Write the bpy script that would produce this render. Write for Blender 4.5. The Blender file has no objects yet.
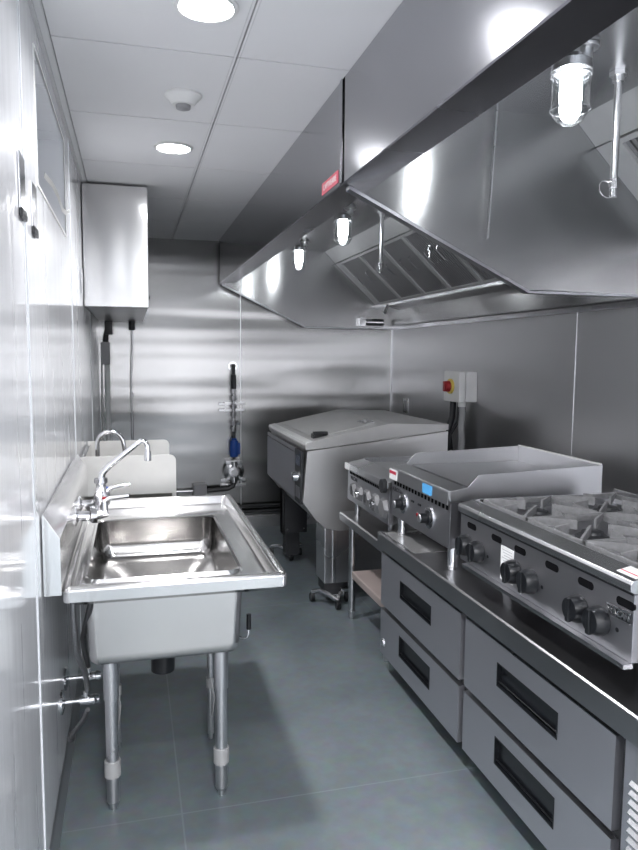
import bpy, bmesh, math, random
from mathutils import Vector, Matrix
random.seed(7)
S = bpy.context.scene
COL = S.collection
PI = math.pi

# ------------------------------------------------------------------ camera
YAW, PIT, ROL, FPX, CAMZ = 0.26124848, 0.09765651, 0.00766981, 701.4, 1.5
cy, sy = math.cos(YAW), math.sin(YAW)
Fv = Vector((sy*math.cos(PIT), cy*math.cos(PIT), -math.sin(PIT)))
R0 = Vector((cy, -sy, 0)); U0 = R0.cross(Fv)
Rv = R0*math.cos(ROL)+U0*math.sin(ROL); Uv = -R0*math.sin(ROL)+U0*math.cos(ROL)
cd = bpy.data.cameras.new('camera'); cam = bpy.data.objects.new('camera', cd); COL.objects.link(cam)
cd.sensor_fit = 'HORIZONTAL'; cd.sensor_width = 36; cd.lens = FPX*36/638; cd.clip_start = .02
m = Matrix((Rv, Uv, -Fv)).transposed().to_4x4(); m.translation = (0, 0, CAMZ); cam.matrix_world = m
S.camera = cam

# ------------------------------------------------------------------ world, exposure
w = bpy.data.worlds.new('world'); S.world = w; w.use_nodes = True
w.node_tree.nodes['Background'].inputs[0].default_value = (.8, .86, 1, 1)
w.node_tree.nodes['Background'].inputs[1].default_value = .3
S.view_settings.view_transform = 'Standard'; S.view_settings.look = 'None'
S.view_settings.gamma = 1; S.view_settings.use_curve_mapping = False
S.view_settings.exposure = 0.78
DOWNLIGHT_W, BULB_E = 7.5, 46.0
COOL = (.985, .98, 1.0)

def area(name, loc, rot, size, power, sizey=None, col=COOL, shape='DISK', spread=None):
    l = bpy.data.lights.new(name, 'AREA'); l.energy = power; l.color = col; l.shape = shape; l.size = size
    if sizey: l.size_y = sizey
    if spread: l.spread = spread
    o = bpy.data.objects.new(name, l); COL.objects.link(o); o.location = loc; o.rotation_euler = rot
    return o
# ceiling downlights: two in view, the unseen others added as fill light
DL = [(.215, 2.03), (.205, 3.39), (.215, .65), (.215, -.75), (.215, -2.1), (1.4, -1.3), (1.4, -2.6)]
for k, (x, y) in enumerate(DL):
    area('downlight_lamp', (x, y, 2.436), (0, 0, 0), .13, DOWNLIGHT_W*(1, 1, 1, 4, 5, 5, 5)[k], spread=math.radians(150))

# ------------------------------------------------------------------ materials
def node_mat(name):
    mt = bpy.data.materials.new(name); mt.use_nodes = True
    nt = mt.node_tree; b = nt.nodes['Principled BSDF']
    return mt, nt, b
def P(b, **k):
    for n, v in k.items():
        n = n.replace('_', ' ')
        b.inputs[n].default_value = v
def simple(name, col, rough=.5, metal=0.0, emit=None, es=0, var=.06, vs=14, spec=None, coat=None):
    mt, nt, b = node_mat(name); P(b, Roughness=rough, Metallic=metal)
    tc = nt.nodes.new('ShaderNodeTexCoord'); n = nt.nodes.new('ShaderNodeTexNoise'); n.inputs['Scale'].default_value = vs
    mx = nt.nodes.new('ShaderNodeMix'); mx.data_type = 'RGBA'
    c1 = [c*(1-var) for c in col]+[1]; c2 = [min(1, c*(1+var)) for c in col]+[1]
    mx.inputs[6].default_value = c1; mx.inputs[7].default_value = c2
    nt.links.new(tc.outputs['Object'], n.inputs['Vector']); nt.links.new(n.outputs['Fac'], mx.inputs[0])
    nt.links.new(mx.outputs[2], b.inputs['Base Color'])
    if emit: b.inputs['Emission Color'].default_value = (*emit, 1); b.inputs['Emission Strength'].default_value = es
    if spec is not None: b.inputs['Specular IOR Level'].default_value = spec
    if coat: b.inputs['Coat Weight'].default_value = coat
    return mt
def steel(name, base=.6, rough=.28, an=0.0, tan=(.03, .01, 1), wave=0, wscale=(1, 1, 1), tint=(1, 1, 1.02), rv=.04, var=.05):
    """brushed stainless: highlights stretch along tan by the anisotropy an; wave = slow oil-canning of the sheet"""
    mt, nt, b = node_mat(name); P(b, Metallic=1.0, Anisotropic=an)
    g = nt.nodes.new('ShaderNodeNewGeometry')
    n = nt.nodes.new('ShaderNodeTexNoise'); n.inputs['Scale'].default_value = 1.3; n.inputs['Detail'].default_value = 0
    nt.links.new(g.outputs['Position'], n.inputs['Vector'])
    r = nt.nodes.new('ShaderNodeMapRange'); r.inputs['To Min'].default_value = max(.02, rough-rv); r.inputs['To Max'].default_value = rough+rv
    nt.links.new(n.outputs['Fac'], r.inputs['Value']); nt.links.new(r.outputs['Result'], b.inputs['Roughness'])
    cr = nt.nodes.new('ShaderNodeMapRange'); cr.inputs['To Min'].default_value = base*(1-var); cr.inputs['To Max'].default_value = base*(1+var)
    nt.links.new(n.outputs['Fac'], cr.inputs['Value'])
    vm = nt.nodes.new('ShaderNodeVectorMath'); vm.operation = 'SCALE'; vm.inputs[0].default_value = tint
    nt.links.new(cr.outputs['Result'], vm.inputs['Scale']); nt.links.new(vm.outputs[0], b.inputs['Base Color'])
    if an:
        tv = nt.nodes.new('ShaderNodeCombineXYZ')
        for k in range(3): tv.inputs[k].default_value = tan[k]
        nt.links.new(tv.outputs[0], b.inputs['Tangent'])
    if wave:
        mp2 = nt.nodes.new('ShaderNodeMapping'); mp2.inputs['Scale'].default_value = wscale
        n2 = nt.nodes.new('ShaderNodeTexNoise'); n2.inputs['Scale'].default_value = 1.0; n2.inputs['Detail'].default_value = 1
        nt.links.new(g.outputs['Position'], mp2.inputs['Vector']); nt.links.new(mp2.outputs['Vector'], n2.inputs['Vector'])
        b2 = nt.nodes.new('ShaderNodeBump'); b2.inputs['Strength'].default_value = 1; b2.inputs['Distance'].default_value = wave
        nt.links.new(n2.outputs['Fac'], b2.inputs['Height']); nt.links.new(b2.outputs['Normal'], b.inputs['Normal'])
    return mt

M_WALLSTEEL = steel('brushed_wall_steel', .40, .24, .75, (1, .02, .02), .014, (.35, .35, 4.2), (1, .995, .99))
M_SIDESTEEL = steel('brushed_side_wall_steel', .62, .32, .5, (.02, 1, .02), .012, (.5, .5, 2.5))
M_HOOD = steel('hood_face_steel', .42, .2, .75, (.02, .02, 1), .006, (.6, .8, 1.2), (1, 1, 1.05))
M_HOODIN = steel('hood_inner_steel', .38, .22, .8, (.02, .02, 1), .008, (1.0, 1.0, .8), (1, .995, 1))
M_LIPSHADE = steel('hood_lip_steel', .26, .26, tint=(1, 1, 1.1))  # same sheet metal as the hood, base darkened for its dark underside reflection
M_HCEIL = steel('hood_ceiling_steel', .5, .24)
M_STEEL = steel('satin_steel', .66, .28)
M_DULL = steel('dull_steel', .55, .36, .4)
M_DARKST = steel('dark_satin_steel', .40, .32, tint=(1, 1, 1.06))
M_BRIGHT = steel('bright_steel', .78, .22)
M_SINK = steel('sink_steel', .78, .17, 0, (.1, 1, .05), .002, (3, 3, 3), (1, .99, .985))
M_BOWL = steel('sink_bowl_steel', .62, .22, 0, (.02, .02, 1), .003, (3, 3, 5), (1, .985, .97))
M_BOWLSHADE = steel('sink_bowl_inner_steel', .5, .15, 0, (.02, .02, 1), .003, (3, 3, 5), (1, .98, .96))  # bowl steel again, base darkened for the shade reflected inside the bowl
M_CHROME = steel('chrome', .85, .09, rv=.03)
M_DRAWER = steel('drawer_front_steel', .58, .46, .3, tint=(1, 1, 1.06))
M_COUNTER = steel('counter_steel', .5, .3)
M_PLATE = steel('griddle_plate_steel', .5, .32)
M_PANEL = steel('control_panel_steel', .42, .40, .3, tint=(1, 1, 1.05))
M_FILTER = simple('aluminium_filter', (.5, .5, .505), .42, .45)
M_SKILLET = steel('skillet_steel', .66, .42, 0, tint=(1, .99, .98))
M_LID = simple('skillet_lid_steel', (.5, .495, .49), .42, .55)
M_COLLAR2 = simple('pale_edge_steel', (.7, .7, .69), .35, .3)
M_HEX = simple('grey_hex_bezel', (.2, .2, .205), .5, .3)
M_BAFFLE = simple('filter_baffle', (.3, .3, .305), .4, .6)
M_COLLAR = simple('grey_band', (.42, .42, .42), .4, .2)
M_IRON = simple('grey_cast_iron', (.24, .24, .245), .55, .3, var=.3, vs=60)
M_BLACK = simple('black_plastic', (.008, .009, .011), .3)
M_BLACKMETAL = simple('black_painted_metal', (.02, .021, .024), .42)
M_PIPE = simple('black_iron_pipe', (.06, .06, .063), .45, .4)
M_WHITE = simple('white_plastic', (.78, .78, .77), .35)
M_RED = simple('red_plastic', (.32, .015, .02), .35)
M_REDLABEL = simple('red_label', (.5, .02, .06), .45)
M_YELLOW = simple('yellow_plastic', (.72, .55, .12), .4)
M_BLUE = simple('blue_plastic', (.02, .08, .35), .35)
M_SKY = simple('light_blue_label', (.1, .42, .8), .45)
M_PAPER = simple('white_paper', (.8, .8, .79), .6)
M_INK = simple('dark_ink', (.03, .03, .035), .6)
M_GREYPLATE = simple('grey_enamel', (.32, .32, .33), .45, .1)
M_POLY = simple('white_stainless_film', (.72, .715, .69), .32, .3)
M_WARMSHELF = simple('warm_film_shelf', (.55, .46, .43), .4, .4)  # warm pinkish tone of the undershelf
M_HOSE = simple('braided_hose', (.25, .25, .26), .35, .8, var=.5, vs=300)
M_DARKGAP = simple('black_opening', (.008, .008, .009), .9, spec=0)
M_LED = simple('led_disc', (1, 1, 1), .5, emit=(.95, .97, 1), es=30)
M_BULB = simple('lamp_bulb', (1, 1, 1), .5, emit=(.95, .98, 1), es=BULB_E)

# glass jar: thin clear glass, mostly see-through with a fresnel sheen
M_GLASS = bpy.data.materials.new('clear_jar_glass'); M_GLASS.use_nodes = True
nt = M_GLASS.node_tree; nt.nodes.clear()
o_ = nt.nodes.new('ShaderNodeOutputMaterial'); t_ = nt.nodes.new('ShaderNodeBsdfTransparent'); g_ = nt.nodes.new('ShaderNodeBsdfGlossy')
g_.inputs['Roughness'].default_value = .06; t_.inputs['Color'].default_value = (.93, .95, .96, 1)
lw = nt.nodes.new('ShaderNodeLayerWeight'); lw.inputs['Blend'].default_value = .35
mx_ = nt.nodes.new('ShaderNodeMixShader')
nt.links.new(lw.outputs['Facing'], mx_.inputs[0]); nt.links.new(t_.outputs[0], mx_.inputs[1]); nt.links.new(g_.outputs[0], mx_.inputs[2])
nt.links.new(mx_.outputs[0], o_.inputs[0])

# glossy white wall panels under rippled protective film
def film_wall():
    mt, nt, b = node_mat('glossy_white_wall_panel'); P(b, Metallic=0.0)
    b.inputs['Base Color'].default_value = (.86, .87, .9, 1)
    b.inputs['Specular IOR Level'].default_value = .9
    b.inputs['Coat Weight'].default_value = 1.0; b.inputs['Coat Roughness'].default_value = .1; b.inputs['Coat IOR'].default_value = 1.7
    g = nt.nodes.new('ShaderNodeNewGeometry'); mp = nt.nodes.new('ShaderNodeMapping'); mp.inputs['Scale'].default_value = (1, 6, .35)
    n = nt.nodes.new('ShaderNodeTexNoise'); n.inputs['Scale'].default_value = 2.2; n.inputs['Detail'].default_value = 5; n.inputs['Roughness'].default_value = .55
    nt.links.new(g.outputs['Position'], mp.inputs['Vector']); nt.links.new(mp.outputs['Vector'], n.inputs['Vector'])
    bp = nt.nodes.new('ShaderNodeBump'); bp.inputs['Strength'].default_value = .18; bp.inputs['Distance'].default_value = .006
    nt.links.new(n.outputs['Fac'], bp.inputs['Height']); nt.links.new(bp.outputs['Normal'], b.inputs['Normal']); nt.links.new(bp.outputs['Normal'], b.inputs['Coat Normal'])
    r = nt.nodes.new('ShaderNodeMapRange'); r.inputs['To Min'].default_value = .18; r.inputs['To Max'].default_value = .42
    nt.links.new(n.outputs['Fac'], r.inputs['Value']); nt.links.new(r.outputs['Result'], b.inputs['Roughness'])
    return mt
M_LWALL = film_wall()
M_CEIL = simple('white_ceiling_tile', (.8, .8, .81), .75, var=.02, vs=4)
M_GRID = simple('white_ceiling_grid', (.68, .68, .69), .55)
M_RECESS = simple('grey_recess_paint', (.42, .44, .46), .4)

def floor_mat():
    mt, nt, b = node_mat('slate_floor_tile')
    g = nt.nodes.new('ShaderNodeNewGeometry')
    n = nt.nodes.new('ShaderNodeTexNoise'); n.inputs['Scale'].default_value = 1.7; n.inputs['Detail'].default_value = 7; n.inputs['Roughness'].default_value = .6
    n2 = nt.nodes.new('ShaderNodeTexNoise'); n2.inputs['Scale'].default_value = 22; n2.inputs['Detail'].default_value = 5
    nt.links.new(g.outputs['Position'], n.inputs['Vector']); nt.links.new(g.outputs['Position'], n2.inputs['Vector'])
    cr = nt.nodes.new('ShaderNodeValToRGB'); e = cr.color_ramp.elements
    e[0].position = .32; e[0].color = (.105, .128, .14, 1); e[1].position = .7; e[1].color = (.168, .197, .212, 1)
    nt.links.new(n.outputs['Fac'], cr.inputs['Fac'])
    mx = nt.nodes.new('ShaderNodeMix'); mx.data_type = 'RGBA'; mx.blend_type = 'OVERLAY'; mx.inputs[0].default_value = .25
    nt.links.new(cr.outputs['Color'], mx.inputs[6]); nt.links.new(n2.outputs['Color'], mx.inputs[7])
    # faint joints
    sp = nt.nodes.new('ShaderNodeSeparateXYZ'); nt.links.new(g.outputs['Position'], sp.inputs[0])
    def joint(out, off, pitch):
        a = nt.nodes.new('ShaderNodeMath'); a.operation = 'SUBTRACT'; a.inputs[1].default_value = off; nt.links.new(out, a.inputs[0])
        d = nt.nodes.new('ShaderNodeMath'); d.operation = 'PINGPONG'; d.inputs[1].default_value = pitch/2; nt.links.new(a.outputs[0], d.inputs[0])
        c = nt.nodes.new('ShaderNodeMath'); c.operation = 'LESS_THAN'; c.inputs[1].default_value = .0028; nt.links.new(d.outputs[0], c.inputs[0])
        return c.outputs[0]
    j1 = joint(sp.outputs['X'], .135, 1.22); j2 = joint(sp.outputs['Y'], 2.21, 1.83)
    mxx = nt.nodes.new('ShaderNodeMath'); mxx.operation = 'MAXIMUM'; nt.links.new(j1, mxx.inputs[0]); nt.links.new(j2, mxx.inputs[1])
    k = nt.nodes.new('ShaderNodeMath'); k.operation = 'MULTIPLY'; k.inputs[1].default_value = .55; nt.links.new(mxx.outputs[0], k.inputs[0])
    m3 = nt.nodes.new('ShaderNodeMix'); m3.data_type = 'RGBA'; m3.inputs[7].default_value = (.22, .25, .26, 1)
    nt.links.new(k.outputs[0], m3.inputs[0]); nt.links.new(mx.outputs[2], m3.inputs[6]); nt.links.new(m3.outputs[2], b.inputs['Base Color'])
    r = nt.nodes.new('ShaderNodeMapRange'); r.inputs['To Min'].default_value = .28; r.inputs['To Max'].default_value = .5
    nt.links.new(n2.outputs['Fac'], r.inputs['Value']); nt.links.new(r.outputs['Result'], b.inputs['Roughness'])
    bp = nt.nodes.new('ShaderNodeBump'); bp.inputs['Strength'].default_value = .12; bp.inputs['Distance'].default_value = .002
    nt.links.new(n2.outputs['Fac'], bp.inputs['Height']); nt.links.new(bp.outputs['Normal'], b.inputs['Normal'])
    return mt
M_FLOOR = floor_mat()

# ------------------------------------------------------------------ mesh helpers
class G:
    def __init__(s): s.bm = bmesh.new()
    def _take(s, other):
        me = bpy.data.meshes.new('tmp'); other.to_mesh(me); other.free(); s.bm.from_mesh(me); bpy.data.meshes.remove(me)
        return s
    def box(s, x0, x1, y0, y1, z0, z1, bev=0, seg=2):
        b = bmesh.new(); bmesh.ops.create_cube(b, size=1)
        for v in b.verts:
            v.co = Vector((x0+(v.co.x+.5)*(x1-x0), y0+(v.co.y+.5)*(y1-y0), z0+(v.co.z+.5)*(z1-z0)))
        if bev: bmesh.ops.bevel(b, geom=list(b.edges), offset=bev, segments=seg, affect='EDGES', profile=.5)
        return s._take(b)
    def prism(s, pts, axis, a, c, bev=0):
        """polygon of 2-D points extruded along axis from a to c. axis y: (x,z); x: (y,z); z: (x,y)"""
        b = bmesh.new()
        def mk(p, t):
            return {'y': (p[0], t, p[1]), 'x': (t, p[0], p[1]), 'z': (p[0], p[1], t)}[axis]
        A = [b.verts.new(mk(p, a)) for p in pts]; B = [b.verts.new(mk(p, c)) for p in pts]
        b.faces.new(A); b.faces.new(list(reversed(B)))
        for i in range(len(pts)):
            j = (i+1) % len(pts); b.faces.new((A[i], B[i], B[j], A[j]))
        bmesh.ops.recalc_face_normals(b, faces=b.faces)
        if bev: bmesh.ops.bevel(b, geom=list(b.edges), offset=bev, segments=2, affect='EDGES', profile=.5)
        return s._take(b)
    def cyl(s, p0, p1, r0, r1=None, seg=24, bev=0):
        if r1 is None: r1 = r0
        p0, p1 = Vector(p0), Vector(p1); d = p1-p0
        b = bmesh.new(); bmesh.ops.create_cone(b, cap_ends=True, segments=seg, radius1=r0, radius2=r1, depth=d.length)
        if bev:
            e = [e for e in b.edges if abs(e.verts[0].co.z-e.verts[1].co.z) < 1e-6]
            bmesh.ops.bevel(b, geom=e, offset=bev, segments=2, affect='EDGES', profile=.5)
        q = d.to_track_quat('Z', 'Y').to_matrix().to_4x4(); q.translation = (p0+p1)/2
        bmesh.ops.transform(b, matrix=q, verts=b.verts); return s._take(b)
    def tube(s, path, r, seg=12, closed=False):
        path = [Vector(p) for p in path]; n = len(path)
        rr = r if isinstance(r, (list, tuple)) else [r]*n
        b = bmesh.new(); rings = []; up = None
        for i, p in enumerate(path):
            if closed: t = path[(i+1) % n]-path[i-1]
            else: t = path[min(i+1, n-1)]-path[max(i-1, 0)]
            t.normalize()
            if up is None:
                up = Vector((0, 0, 1)) if abs(t.z) < .9 else Vector((1, 0, 0))
            u = (up-t*up.dot(t)).normalized(); v = t.cross(u); up = u
            rings.append([b.verts.new(p+(u*math.cos(2*PI*k/seg)+v*math.sin(2*PI*k/seg))*rr[i]) for k in range(seg)])
        m_ = n if closed else n-1
        for i in range(m_):
            A, B = rings[i], rings[(i+1) % n]
            for k in range(seg): b.faces.new((A[k], A[(k+1) % seg], B[(k+1) % seg], B[k]))
        if not closed: b.faces.new(list(reversed(rings[0]))); b.faces.new(rings[-1])
        bmesh.ops.recalc_face_normals(b, faces=b.faces)
        return s._take(b)
    def lathe(s, prof, origin=(0, 0, 0), axis=(0, 0, 1), seg=32):
        b = bmesh.new(); rings = []
        for r, z in prof:
            if r < 1e-6: rings.append([b.verts.new((0, 0, z))])
            else: rings.append([b.verts.new((r*math.cos(2*PI*k/seg), r*math.sin(2*PI*k/seg), z)) for k in range(seg)])
        for A, B in zip(rings, rings[1:]):
            if len(A) == 1 and len(B) == 1: continue
            for k in range(seg):
                k2 = (k+1) % seg
                if len(A) == 1: b.faces.new((A[0], B[k], B[k2]))
                elif len(B) == 1: b.faces.new((A[k], A[k2], B[0]))
                else: b.faces.new((A[k], A[k2], B[k2], B[k]))
        bmesh.ops.recalc_face_normals(b, faces=b.faces)
        q = Vector(axis).to_track_quat('Z', 'Y').to_matrix().to_4x4(); q.translation = Vector(origin)
        bmesh.ops.transform(b, matrix=q, verts=b.verts); return s._take(b)
    def loft(s, rings, cap0=False, cap1=False):
        b = bmesh.new(); R = [[b.verts.new(p) for p in r] for r in rings]
        for A, B in zip(R, R[1:]):
            for k in range(len(A)):
                k2 = (k+1) % len(A); b.faces.new((A[k], A[k2], B[k2], B[k]))
        if cap0: b.faces.new(R[0])
        if cap1: b.faces.new(R[-1])
        bmesh.ops.recalc_face_normals(b, faces=b.faces)
        return s._take(b)
    def faces(s, vs, fs):
        b = bmesh.new(); V = [b.verts.new(v) for v in vs]
        for f in fs: b.faces.new([V[i] for i in f])
        bmesh.ops.recalc_face_normals(b, faces=b.faces)
        return s._take(b)

def rrect(x0, x1, y0, y1, r, z, n=5):
    pts = []
    for cx, cy_, a0 in ((x1-r, y1-r, 0), (x0+r, y1-r, PI/2), (x0+r, y0+r, PI), (x1-r, y0+r, 1.5*PI)):
        for k in range(n+1):
            a = a0+k*PI/2/n; pts.append((cx+r*math.cos(a), cy_+r*math.sin(a), z))
    return pts

def finish(me, ang=40):
    for p in me.polygons: p.use_smooth = True
    try: me.set_sharp_from_angle(angle=math.radians(ang))
    except Exception: pass
def obj(name, g, mat, parent=None, smooth=True):
    me = bpy.data.meshes.new(name); g.bm.to_mesh(me); g.bm.free()
    if smooth: finish(me)
    me.materials.append(mat)
    o = bpy.data.objects.new(name, me); COL.objects.link(o)
    if smooth:
        wm = o.modifiers.new('weighted_normals', 'WEIGHTED_NORMAL'); wm.keep_sharp = True; wm.weight = 80
    if parent:
        o.parent = parent; root = parent
        T = Vector((0, 0, 0)); r = parent
        while r: T += r.location if r.type == 'EMPTY' or r.parent is None else Vector(); r = r.parent
        # meshes are written in world coordinates; parents' own frames sit at T
        if parent.type == 'EMPTY': o.matrix_parent_inverse = Matrix.Translation(-parent.location)
        elif parent.parent is None: o.matrix_parent_inverse = Matrix.Translation(-parent.location)
        else: o.matrix_parent_inverse = Matrix.Identity(4)
    return o
def rebase(o):
    """move a mesh thing's origin to the middle of its base"""
    vs = o.data.vertices; xs = [v.co.x for v in vs]; ys = [v.co.y for v in vs]; zs = [v.co.z for v in vs]
    c = Vector(((min(xs)+max(xs))/2, (min(ys)+max(ys))/2, min(zs)))
    o.data.transform(Matrix.Translation(-c)); o.location = c
    return o
def tag(o, label, cat, group=None):
    if o.type == 'MESH' and not o.children: rebase(o)
    o['label'] = label; o['category'] = cat
    if group: o['group'] = group
    return o
def thing(name, label, cat, loc, group=None):
    o = bpy.data.objects.new(name, None); o.empty_display_size = .05; COL.objects.link(o); o.location = loc
    o['label'] = label; o['category'] = cat
    if group: o['group'] = group
    return o
def struct(name, g, mat, smooth=True):
    o = obj(name, g, mat, None, smooth); o['kind'] = 'structure'; return o
def dup(root, loc, label=None, rotz=None, scale=None):
    def rec(o, par):
        c = o.copy(); COL.objects.link(c)
        if par: c.parent = par; c.matrix_parent_inverse = o.matrix_parent_inverse.copy()
        for ch in list(o.children): rec(ch, c)
        return c
    r = rec(root, None); r.location = loc
    if rotz is not None: r.rotation_euler = (0, 0, rotz)
    if label: r['label'] = label
    return r
def text_mesh(name, body, size, origin, xdir, ydir, mat, parent, ext=.0006, align='CENTER', bold=0):
    cu = bpy.data.curves.new(name, 'FONT'); cu.body = body; cu.size = size; cu.extrude = ext; cu.align_x = align; cu.align_y = 'CENTER'; cu.offset = bold
    to = bpy.data.objects.new(name+'_curve', cu); COL.objects.link(to)
    bpy.context.view_layer.update()
    me = bpy.data.meshes.new_from_object(to.evaluated_get(bpy.context.evaluated_depsgraph_get()))
    bpy.data.objects.remove(to); bpy.data.curves.remove(cu)
    X = Vector(xdir).normalized(); Y = Vector(ydir).normalized(); Z = X.cross(Y)
    mm = Matrix((X, Y, Z)).transposed().to_4x4(); mm.translation = Vector(origin)
    me.transform(mm); me.materials.clear(); me.materials.append(mat)
    o = bpy.data.objects.new(name, me); COL.objects.link(o)
    o.parent = parent
    if parent.parent is None: o.matrix_parent_inverse = Matrix.Translation(-parent.location)
    return o
def arc(c, r, a0, a1, n, plane='xz'):
    out = []
    for k in range(n+1):
        a = a0+(a1-a0)*k/n
        u, v = r*math.cos(a), r*math.sin(a)
        out.append({'xz': (c[0]+u, c[1], c[2]+v), 'yz': (c[0], c[1]+u, c[2]+v), 'xy': (c[0]+u, c[1]+v, c[2])}[plane])
    return out

# ------------------------------------------------------------------ the room
XL, XR, YB, YF, ZC = -.25, 2.283, 6.0, -3.4, 2.45
struct('floor', G().box(XL-.12, XR+.1, YF-.1, YB+.1, -.1, 0), M_FLOOR, False)
struct('wall_back', G().box(XL-.12, XR+.1, YB, YB+.1, 0, ZC+.1), M_WALLSTEEL, False)
struct('wall_right', G().box(XR, XR+.1, YF-.1, YB, 0, ZC+.1), M_SIDESTEEL, False)
M_FRONTWALL = simple('pale_front_wall', (.8, .8, .81), .5)
struct('wall_front', G().box(XL-.12, XR, YF-.1, YF, 0, ZC+.1), M_FRONTWALL, False)
# left wall with the high pass-through opening
WY0, WY1, WZ0, WZ1 = 2.2, 3.1, 1.985, 2.357
g = G(); a, b_ = XL-.12, XL
g.box(a, b_, YF, WY0, 0, ZC+.1); g.box(a, b_, WY1, YB, 0, ZC+.1); g.box(a, b_, WY0, WY1, 0, WZ0); g.box(a, b_, WY0, WY1, WZ1, ZC+.1)
struct('wall_left', g, M_LWALL, False)
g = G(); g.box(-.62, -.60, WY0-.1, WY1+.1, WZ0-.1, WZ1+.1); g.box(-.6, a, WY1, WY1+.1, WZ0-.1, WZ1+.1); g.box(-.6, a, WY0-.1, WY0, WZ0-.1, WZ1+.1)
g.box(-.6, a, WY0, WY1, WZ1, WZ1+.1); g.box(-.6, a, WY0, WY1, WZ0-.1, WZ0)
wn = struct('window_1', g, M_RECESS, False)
g = G(); t = .008
g.box(XL-.002, XL+.003, WY0-t, WY0, WZ0-t, WZ1+t); g.box(XL-.002, XL+.003, WY1, WY1+t, WZ0-t, WZ1+t)
g.box(XL-.002, XL+.003, WY0, WY1, WZ1, WZ1+t); g.box(XL-.002, XL+.003, WY0, WY1, WZ0-t, WZ0)
obj('window_frame', g, M_WHITE, wn)
# ceiling: tiles laid in a T grid (one surface)
g = G(); g.box(XL-.12, XR+.1, YF-.1, YB+.1, ZC+.035, ZC+.1)
xs = [XL, -.218, .345, .735]; ys = [YF, -2.8, -2.1, -1.4, -.72, -.04, .64, 1.66, 2.34, 3.01, 3.725, 4.47, 5.2, YB]
for x0, x1 in zip(xs, xs[1:]):
    if x0 == XL: g.box(x0, x1-.002, YF, YB, ZC, ZC+.034); continue
    for y0, y1 in zip(ys, ys[1:]): g.box(x0+.0025, x1-.0025, y0+.004, y1-.004, ZC, ZC+.034)
g.box(.735, XR+.1, YF, YB, ZC, ZC+.02)
struct('ceiling', g, M_CEIL)
g = G()
for x in (.345-.012, .345+.009): g.box(x-.001, x+.002, YF, YB, ZC-.0015, ZC+.001)
g.box(-.222, -.218, YF, YB, ZC-.002, ZC+.001); g.box(XL, XL+.01, YF, YB, ZC-.012, ZC)
struct('trim_1', g, M_GRID)
M_SEAM = steel('seam_strip_steel', .75, .3)
M_WSEAM = simple('white_seam_strip', (.7, .72, .75), .4)
g = G()
for y in (-.92, .5, 1.92, 3.34, 4.76): g.box(XL, XL+.0025, y-.006, y+.006, .09, ZC)
struct('trim_2', g, M_WSEAM)
struct('trim_3', G().box(.902, .909, YB-.003, YB, .12, ZC, .001), M_SEAM)
g = G()
for y in (3.27, .9): g.box(XR-.003, XR, y-.003, y+.003, .1, 1.75, .001)
g.box(XR-.012, XR, YB-.012, YB, 0, 1.75, .002)
struct('trim_4', g, M_SEAM)
struct('baseboard_left', G().prism([(XL, 0), (XL+.012, 0), (XL+.006, .09), (XL, .1)], 'y', YF, YB), M_DULL)
struct('baseboard_back', G().prism([(YB, 0), (YB-.014, 0), (YB-.008, .1), (YB, .11)], 'x', XL, XR), M_STEEL)
struct('trim_5', G().box(XR-.03, XR, YF, YB, 1.738, 1.77, .002), M_BRIGHT)

# ------------------------------------------------------------------ downlights and the detector
def downlight(x, y, label):
    t = thing('ceiling_downlight', label, 'ceiling light', (x, y, ZC), 'round ceiling downlights')
    obj('trim_ring', G().lathe([(.074, 0), (.086, -.001), (.089, -.004), (.086, -.008), (.076, -.009), (.072, -.004), (.074, 0)], (x, y, ZC)), M_WHITE, t)
    obj('light_disc', G().lathe([(0, -.006), (.074, -.006), (.074, -.002), (0, -.002)], (x, y, ZC)), M_LED, t)
    return t
d0 = downlight(*DL[0], 'round LED downlight cut by the top edge, nearest in the white tile ceiling')
dup(d0, (*DL[1], ZC), 'smaller looking round LED downlight in the ceiling beyond the white detector')
for p, lab in zip(DL[2:], ['LED downlight out of frame, %s' % q for q in ('just overhead', 'close behind the camera', 'far behind the camera by the white wall', 'beyond the near end of the hood', 'in the rear right corner of the room')]): dup(d0, (*p, ZC), lab)
t = thing('smoke_detector', 'small round white detector on the ceiling between the two downlights', 'detector', (.201, 2.715, ZC))
obj('housing', G().lathe([(0, 0), (.066, 0), (.068, -.008), (.06, -.012), (.04, -.038), (.0, -.04)], (.201, 2.715, ZC)), M_WHITE, t)
obj('sensor_cap', G().lathe([(0, -.036), (.028, -.037), (.026, -.05), (.015, -.054), (0, -.054)], (.201, 2.715, ZC)), M_GREYPLATE, t)

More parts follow.
